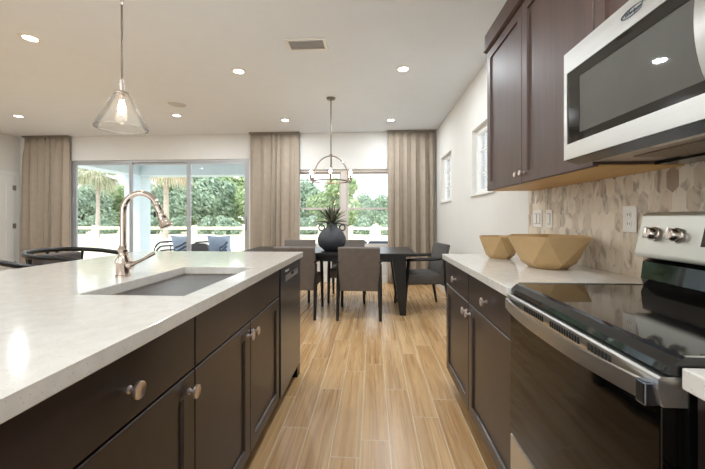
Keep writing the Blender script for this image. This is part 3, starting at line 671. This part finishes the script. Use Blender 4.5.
# ------------------------------------------------------------------ dining set
TX0, TX1, TY0, TY1 = -1.66, .52, 3.98, 4.88
tb = thing('dining_table', 'long black wooden dining table in front of the window', 'table', ((TX0 + TX1) / 2, 4.43, 0))
obj('tabletop', B(TX0, TX1, TY0, TY1, .715, .75, bev=.004), 'blackwood', tb)
obj('apron', ringplate(new(), (TX0 + .16, TX1 - .16, TY0 + .08, TY1 - .08), (TX0 + .19, TX1 - .19, TY0 + .11, TY1 - .11), .64, .7149), 'blackwood', tb)
for sx in (-1, 1):
    for y0 in (TY0 + .06, TY1 - .13):
        xo = (TX1 - .12) if sx > 0 else (TX0 + .12)
        obj('leg', prism(new(), [(xo, .7148), (xo - sx * .17, .7148), (xo - sx * .075, 0), (xo, 0)], 'y', y0, y0 + .07), 'blackwood', tb)
def chair(name, fab, label, loc, rz, group='upholstered dining chairs'):
    """local frame: sitter faces +Y, back at -Y"""
    t = thing(name, label, 'chair', loc, rz, group, world=False)
    w = .25
    bm = new(); prof = [(-.235, .325), (-.27, .325), (-.285, .60), (-.335, .82), (-.33, .835), (-.30, .84), (-.285, .83), (-.235, .60), (-.20, .47)]
    prism(bm, prof, 'x', -w + .01, w - .01)
    o = obj('backrest', bm, fab, t); b_ = o.modifiers.new('b', 'BEVEL'); b_.width = .014; b_.segments = 3; b_.limit_method = 'ANGLE'; b_.angle_limit = .5
    for p in o.data.polygons: p.use_smooth = True
    o = obj('seat', B(-w + .015, w - .015, -.234, .25, .34, .47, bev=.025, seg=3), fab, t, True)
    for sx in (-1, 1):
        tl = new(); x = sx * (w - .02)
        tube(tl, [(x + sx * .014, -.335, .0), (x + sx * .012, -.275, .34), (x + sx * .010, -.262, .64)], [.016, .023, .020], 4); obj('leg', tl, 'blackwood', t)
        tl = new(); tube(tl, [(x + sx * .014, .255, 0), (x + sx * .012, .225, .40), (x + sx * .010, .20, .64)], [.016, .023, .021], 4); obj('leg', tl, 'blackwood', t)
        ar = new(); tube(ar, [(x + sx * .010, -.30, .665), (x + sx * .014, -.10, .66), (x + sx * .014, .10, .655), (x + sx * .010, .245, .65)], [.022, .025, .025, .020], 4, flat=.8); obj('armrest', ar, 'blackwood', t)
    return t
c0 = chair('dining_chair', 'fabric', 'taupe dining chair on the near side of the table, seen from behind in the middle', (-.155, 3.50 + .65, 0), 0)
c0.location = (-.155, 4.13, 0)
dup(c0, (-.905, 4.13, 0), 0, 'taupe dining chair on the near side of the table, partly behind the island')
dup(c0, (-1.12, 4.82, 0), PI, 'taupe dining chair on the far side of the table, left of the vase')
dup(c0, (-.36, 4.82, 0), PI, 'taupe dining chair on the far side of the table, right of the vase')
chair('dining_armchair', 'dfabric', 'charcoal dining armchair at the right end of the table by the wall', (.60, 4.43, 0), PI / 2 + .17)
# vase
vz = thing('two_handled_vase', 'dark slate ceramic vase with two small ring handles on the table', 'vase', (-.525, 4.31, .7505), world=False)
obj('body', lathe(new(), [(.085, 0), (.11, .01), (.165, .06), (.185, .12), (.182, .165), (.155, .225), (.11, .275), (.075, .30), (.066, .32), (.066, .345), (.074, .36), (.068, .362), (.058, .345), (.058, .31)], 40, cap=False), 'vase', vz, True)
obj('base_disc', lathe(new(), [(.085, 0), (.085, .004)], 40), 'vase', vz)
for s in (-1, 1):
    obj('handle', tube(new(), [(s * (.135 + .036 * math.cos(2 * PI * k / 20)), 0, .295 + .038 * math.sin(2 * PI * k / 20)) for k in range(20)], .0095, 10, closed=True), 'vase', vz, True)
bm = new(); rnd = random.Random(5)
for k in range(64):
    a = rnd.uniform(0, 2 * PI); el = rnd.uniform(-.05, 1.4); ln = rnd.uniform(.24, .32); wd = rnd.uniform(.010, .016)
    d = Vector((math.cos(a) * math.cos(el), math.sin(a) * math.cos(el), math.sin(el))); sd_ = Vector((-math.sin(a), math.cos(a), 0)); sd_ = Matrix.Rotation(rnd.uniform(.35, 1.1) * rnd.choice((-1, 1)), 3, d) @ sd_
    pr = None
    for q in range(6):
        f = q / 5; c_ = Vector((0, 0, .35)) + d * ln * f + Vector((0, 0, -.09 * f * f * math.cos(el))); ww = wd * (1 - f) ** .45 + .0008
        nn = sd_.cross(d).normalized() * .0025 * (1 - f)
        r = [bm.verts.new(c_ + sd_ * ww), bm.verts.new(c_ - nn * 1.5), bm.verts.new(c_ - sd_ * ww), bm.verts.new(c_ + nn)]
        if pr:
            for z in range(4): bm.faces.new((pr[z], pr[(z + 1) % 4], r[(z + 1) % 4], r[z]))
        pr = r
tube(bm, [(0, 0, .20), (0, 0, .36)], .03, 8)
o = obj('spiky_plant', bm, 'spiky'); o.location = (-.525, 4.31, .7505); tag(o, 'spiky dusty green succulent growing out of the dark vase', 'plant')

# ------------------------------------------------------------------ counter stools
def stool(label, loc, rz, group='black counter stools'):
    t = thing('counter_stool', label, 'stool', loc, rz, group, world=False)   # sitter faces +X
    pts = []
    for k in range(25):
        a = math.radians(62 + (298 - 62) * k / 24); rx = .20 + (.13 if math.cos(a) > 0 else 0) * math.cos(a); pts.append((rx * math.cos(a) * 1.0, .255 * math.sin(a), .905 + .035 * (1 - math.cos(a)) / 2))
    pts = [(.30, .235, .885)] + pts + [(.30, -.235, .885)]
    obj('back_rail', tube(new(), pts, .0145, 10, flat=1.15), 'blackmetal', t, True)
    for a in (110, 150, 165, 195, 210, 250):
        r = math.radians(a); obj('spindle', tube(new(), [(.20 * math.cos(r), .24 * math.sin(r), .925), (.19 * math.cos(r), .195 * math.sin(r), .66)], [.012, .010], 8, flat=.7), 'blackmetal', t)
    b_ = new(); prism(b_, [(-.10, -.17), (-.145, -.08), (-.15, .0), (-.145, .08), (-.10, .17), (-.03, .17), (-.06, .08), (-.07, 0), (-.06, -.08), (-.03, -.17)], 'z', .70, .918)
    o = obj('back_cushion', b_, 'cushion', t, True); m_ = o.modifiers.new('b', 'BEVEL'); m_.width = .014; m_.segments = 3; m_.limit_method = 'ANGLE'
    obj('seat', xf(lathe(new(), [(.19, .62), (.215, .635), (.22, .66), (.205, .685), (.15, .695), (0, .697)], 32), Matrix.Scale(1.02, 4, (0, 1, 0))), 'cushion', t, True)
    for sx in (-1, 1):
        for sy in (-1, 1): obj('leg', tube(new(), [(sx * .21, sy * .21, 0), (sx * .155, sy * .155, .63)], [.012, .017], 8), 'blackmetal', t, True)
        obj('arm_post', tube(new(), [(.22, sx * .243, .895), (.15, sx * .165, .63)], .011, 8), 'blackmetal', t, True)
    obj('footrest', tube(new(), [(.193 * a, .193 * b, .20) for a, b in ((1, 1), (-1, 1), (-1, -1), (1, -1))], .009, 8, closed=True), 'blackmetal', t)
    return t
s0 = stool('black curved-rail counter stool with a grey back cushion, behind the faucet side of the island', (-2.145, 2.24, 0), .10)
dup(s0, (-2.15, 1.52, 0), .05, 'black curved-rail counter stool at the left edge, closer to the viewer')

# ------------------------------------------------------------------ outdoors
g = struct('ground', B(-60, 60, 6.3, 160, -.35, -.20), 'grass'); 
struct('road', B(-60, 60, 16.5, 25, -.19999, -.185), 'road')
struct('patio_slab', B(-9, .6, 6.24, 9.6, -.1995, -.03), 'slab')
pc = thing('porch_roof', 'pale blue covered porch with square columns outside the sliding door', 'porch', (-4.7, 7.8, 0))
PZb = 2.36
obj('beam', box(B(-6.95, -2.45, 9.0, 9.45, PZb, 2.70), -6.95, -6.5, 6.24, 8.999, PZb, 2.70), 'porch', pc)
obj('roof_slab', B(-7.05, -2.35, 6.24, 9.6, 2.701, 2.95), 'porchw', pc)
for x in (-6.95, -2.90): obj('column', B(x, x + .45, 9.0, 9.45, -.03, PZb - .001), 'porch', pc)
rf = thing('rail_fence', 'pale wooden post and rail fence across the lawn before the road', 'fence', (-6, 13.4, -.2))
for k in range(14):
    x = -20.3 + k * 2.15 + (.0); obj('post', B(x, x + .16, 13.3, 13.46, -.2, .86), 'railw', rf)
for z in (.70, .22): obj('rail', B(-20.4, 8.0, 13.34, 13.40, z, z + .11), 'railw', rf)
def leafy(seed, R, n, s, blobs=9, squash=.8):
    rnd = random.Random(seed); bm = new(); cs = []
    for _ in range(blobs):
        a = rnd.uniform(0, 2 * PI); q = rnd.uniform(0, .7); cs.append((Vector((math.cos(a) * q * R, math.sin(a) * q * R, rnd.uniform(-.62, .62) * R * squash)), R * rnd.uniform(.22, .4)))
    for _ in range(n):
        c_, r_ = rnd.choice(cs); d = Vector((rnd.gauss(0, 1), rnd.gauss(0, 1), rnd.gauss(0, 1))).normalized()
        p = c_ + d * r_ * rnd.uniform(.75, 1.05); q = Vector((rnd.gauss(0, 1), rnd.gauss(0, 1), rnd.gauss(0, 1))).normalized()
        nrm = (d + q * .8).normalized(); u = nrm.orthogonal().normalized(); v = nrm.cross(u); k = s * rnd.uniform(.6, 1.3)
        bm.faces.new([bm.verts.new(p + u * k), bm.verts.new(p + v * k * .5 + nrm * k * .1), bm.verts.new(p - u * k), bm.verts.new(p - v * k * .5 + nrm * k * .1)])
    me = bpy.data.meshes.new('crown'); bm.to_mesh(me); bm.free(); return me
crowns = [leafy(1, 2.6, 9000, .17, 22, 1.25), leafy(2, 2.6, 9000, .17, 22, 1.25), leafy(3, 2.4, 8000, .18, 20, 1.2)]
for i, m_ in enumerate(crowns): m_.materials.append(M['leafa'] if i != 1 else M['leafb'])
trunk = tube(new(), [(0, 0, 0), (.05, 0, 1.2), (0, .05, 2.6)], [.16, .12, .07], 8); tme = bpy.data.meshes.new('trunk'); trunk.to_mesh(tme); trunk.free(); tme.materials.append(M['bark'])
# x position, y, crown centre height, scale, crown kind
TR = [(-30, 33, 1.9, 1.15, 1, 'blue-green tree at the far left behind the palm'), (-26.4, 32, 1.8, 1.1, 0, 'green tree behind the small palm trunk'), (-22.6, 34, 1.7, 1.15, 1, 'blue-green tree behind the porch column'),
      (-19.5, 31, 2.4, 1.25, 0, 'green tree behind the faucet spout'), (-16.2, 30, 2.9, 1.35, 1, 'tall blue-green tree in the right door panel'), (-13.2, 29, 2.5, 1.25, 0, 'bright green bushy tree in the right door panel'),
      (-10.2, 31, 2.4, 1.2, 2, 'green tree seen at the right edge of the sliding door'), (-6.6, 33, 2.2, 1.15, 1, 'blue-green tree hidden mostly by the middle curtain'), (-3.6, 32, 2.2, 1.1, 0, 'green tree in the left half of the dining window'),
      (-.9, 40, 1.7, .9, 1, 'small blue-green tree behind the window mullion'), (6.3, 60, 2.2, 1.2, 0, 'green tree right of the grey roofed house'), (1.2, 62, 2.2, 1.25, 1, 'blue-green tree before the grey roofed house'), (10.2, 70, 3, 1.5, 1, 'blue-green tree at the far right of the window')]
for q_, (x, y, z, s, k, lb) in enumerate(TR):
    if y < 45:
        y += 2.5; x *= 1.07; s *= 1.07
        if q_ % 2: y += 6.5; x *= 1.17; s *= 1.12; z += .3
    t = thing('leafy_tree', lb, 'tree', (x, y, -.2), random.uniform(0, 6), 'trees beyond the road', world=False)
    c_ = bpy.data.objects.new('crown', crowns[k]); C.objects.link(c_); c_.parent = t; c_.location = (0, 0, z + .2); c_.scale = (s, s, s)
    b_ = bpy.data.objects.new('trunk', tme); C.objects.link(b_); b_.parent = t
hg = leafy(9, 1.0, 2600, .10, 10, .7); hg.materials.append(M['leafb'])
for k in range(16):
    x = -33 + k * 2.3; o = bpy.data.objects.new('hedge_shrub', hg); C.objects.link(o); o.location = (x, 27.5 + (k % 3) * .6, .5); o.scale = (1.6, 1.2, 1.5); o.rotation_euler.z = k
    tag(o, 'low dark green shrub in the row under the trees across the road', 'shrub', 'row of shrubs across the road')
def palm(label, loc, h, n, seed, L_, droop, mat, r=.17):
    rnd = random.Random(seed); t = thing('palm_tree', label, 'palm tree', loc, 0, 'palm trees', world=False)
    obj('trunk', tube(new(), [(0, 0, 0), (.04, 0, h * .5), (0, 0, h)], [r * 1.15, r, r * .9], 10), 'bark', t, True)
    bm = new()
    for k in range(n):
        a = rnd.uniform(0, 2 * PI); el = rnd.uniform(-.7, 1.2); d = Vector((math.cos(a) * math.cos(el), math.sin(a) * math.cos(el), math.sin(el))); sd_ = Vector((-math.sin(a), math.cos(a), 0)); l_ = L_ * rnd.uniform(.8, 1.1)
        hub = Vector((0, 0, h)) + d * l_ * .5 + Vector((0, 0, -.05 * droop))
        up = sd_.cross(d)
        for q in range(15):      # fan leaf of narrow blades
            b_ = math.radians(-80 + 160 * q / 14); dd_ = (d * math.cos(b_) + sd_ * math.sin(b_)).normalized(); e1 = hub + dd_ * l_ * .5 + Vector((0, 0, -droop * .35 * l_)); md_ = hub + dd_ * l_ * .27 + Vector((0, 0, -droop * .05))
            pv = dd_.cross(up).normalized() * .035
            bm.faces.new([bm.verts.new(hub), bm.verts.new(md_ + pv), bm.verts.new(e1), bm.verts.new(md_ - pv)])
        tube(bm, [(0, 0, h), tuple(hub)], .015, 4)
    obj('crown', bm, mat, t); return t
palm('cabbage palm with a shaggy crown in the left door panel', (-18.5, 21.5, -.2), 4.3, 60, 3, 1.5, 1.0, 'palm', .12)
palm('palm with hanging dry fronds under the porch beam in the middle door panel', (-11.0, 17.2, -.2), 4.5, 46, 4, 1.5, 1.8, 'dry', .13)
sh = leafy(12, .30, 500, .035, 6, .9); sh.materials.append(M['leafa']); o = bpy.data.objects.new('garden_shrub', sh); C.objects.link(o); o.location = (-3.35, 10.2, .12); tag(o, 'small bright green shrub at the edge of the patio', 'shrub')
# agave
bm = new(); rnd = random.Random(8)
for k in range(22):
    a = rnd.uniform(0, 2 * PI); el = rnd.uniform(.5, 1.4); d = Vector((math.cos(a) * math.cos(el), math.sin(a) * math.cos(el), math.sin(el))); tube(bm, [(0, 0, 0), tuple(d * .35), tuple(d * .62)], [.03, .025, .003], 4, flat=.3)
o = obj('agave_plant', bm, 'leafb'); o.location = (-7.25, 9.9, -.2); tag(o, 'pointed dark agave beyond the porch at the left door panel', 'plant')
# patio chairs
def patio_chair(label, loc, rz):
    t = thing('patio_chair', label, 'chair', loc, rz, 'rope patio chairs with blue pillows', world=False)    # sitter faces +Y
    for z, f in ((.62, 1.0), (.52, .95), (.42, .9)):
        pts = [(.36 * f * math.cos(a), .34 * f * math.sin(a), z - .16 * max(0, math.sin(a)) ) for a in [math.radians(40 - 260 * k / 20) for k in range(21)]]
        obj('rail', tube(new(), pts, .022, 8), 'navy', t, True)
    obj('seat', B(-.30, .30, -.26, .32, .26, .36, bev=.04, seg=3), 'blue', t, True)
    for sx in (-1, 1):
        for sy in (-1, 1): obj('leg', tube(new(), [(sx * .30, sy * .26, 0), (sx * .28, sy * .24, .5)], .014, 6), 'navy', t)
    return t
def pillow(label, loc, rz, w=.25, h=.22):
    bm = new(); n = 10; g = []
    for sgn in (1, -1):
        rows = []
        for i in range(n + 1):
            r = []
            for j in range(n + 1):
                u, v = -1 + 2 * i / n, -1 + 2 * j / n; b = ((1 - u ** 4) * (1 - v ** 4)) ** .6; pk = 1 - .10 * (1 - abs(u) ** 2) * abs(v) - .10 * (1 - abs(v) ** 2) * abs(u)
                r.append(bm.verts.new((u * w * pk, sgn * .08 * b, v * h * pk)))
            rows.append(r)
        for a, b in zip(rows, rows[1:]):
            for j in range(n): bm.faces.new((a[j], a[j + 1], b[j + 1], b[j]))
    bmesh.ops.remove_doubles(bm, verts=bm.verts, dist=.0005)
    o = obj('throw_pillow', bm, 'blue', smooth=True); o.location = loc; o.rotation_euler = (math.radians(12), 0, rz); return tag(o, label, 'pillow', 'blue pillows')
patio_chair('curved rope patio chair with a blue pillow behind the faucet', (-4.75, 7.7, -.03), PI - .2)
patio_chair('curved rope patio chair with a blue pillow in the right door panel', (-3.80, 7.7, -.03), PI + .1)
pillow('blue pillow on the patio chair behind the faucet', (-4.58, 7.80, .53), -.1, .27, .23); pillow('blue pillow on the patio chair in the right door panel', (-3.66, 7.82, .53), .1, .28, .23)
oo = obj('patio_table', B(-3.98, -3.62, 7.02, 7.1, -.03, .57, bev=.03, seg=3), 'grey'); bpy.data.objects.remove(oo)
t = thing('wicker_chair', 'dark grey patio chair with its back to the sliding door', 'chair', (-3.62, 7.0, -.03))
obj('backrest', prism(new(), [(-3.86, .34), (-3.80, .61), (-3.74, .64), (-3.50, .64), (-3.44, .61), (-3.38, .34)], 'y', 6.78, 6.84), 'grey', t); obj('seat', B(-3.86, -3.38, 6.84, 7.28, .30, .38, bev=.02), 'grey', t)
for x in (-3.84, -3.43):
    for y in (6.80, 7.24): obj('leg', B(x, x + .03, y, y + .03, -.03, .31), 'grey', t)
sf = thing('outdoor_sofa', 'navy outdoor sofa just outside the dining window', 'sofa', (-.3, 7.0, -.03))
obj('frame', B(-1.15, .42, 6.75, 7.5, .10, .34, bev=.03), 'navy', sf)
for x in (-1.13, -.61, -.09): obj('back_cushion', B(x, x + .50, 6.77, 6.93, .34, .70, bev=.05, seg=3), 'navy', sf, True)
for x in (-1.1, .34):
    for y in (6.78, 7.42): obj('leg', B(x, x + .05, y, y + .05, -.03, .10), 'navy', sf)
# house and car far away
hs = thing('white_house', 'white house with a grey roof far across the road, right half of the window', 'house', (3, 92, -.2))
obj('walls', B(-1.5, 9, 90, 98, -.2, 1.9), 'house', hs); obj('roof', prism(new(), [(89, 1.9), (94, 3.6), (99, 1.9)], 'x', -2.2, 9.7), 'roof', hs)
for x in (.3, 3, 5.6): obj('window', B(x, x + 1.1, 89.94, 89.999, .5, 1.4), 'slot', hs)
cr_ = thing('parked_car', 'small dark car parked by the road far off at the right of the window', 'car', (7.6, 66, -.2))
obj('car_body', prism(new(), [(6.4, 0), (6.4, .6), (6.8, .7), (7.2, 1.15), (8.2, 1.15), (8.6, .7), (8.9, .6), (8.9, 0)], 'y', 65.2, 66.9), 'car', cr_)
for x in (6.9, 8.3):
    for y in (65.15, 66.8): obj('wheel', lathe(new(), [(.3, -.08), (.3, .08)], 14, Matrix.Translation((x, y, .1)) @ Matrix.Rotation(PI / 2, 4, 'X')), 'slot', cr_)
for m_ in list(bpy.data.meshes):
    if m_.users == 0: bpy.data.meshes.remove(m_)
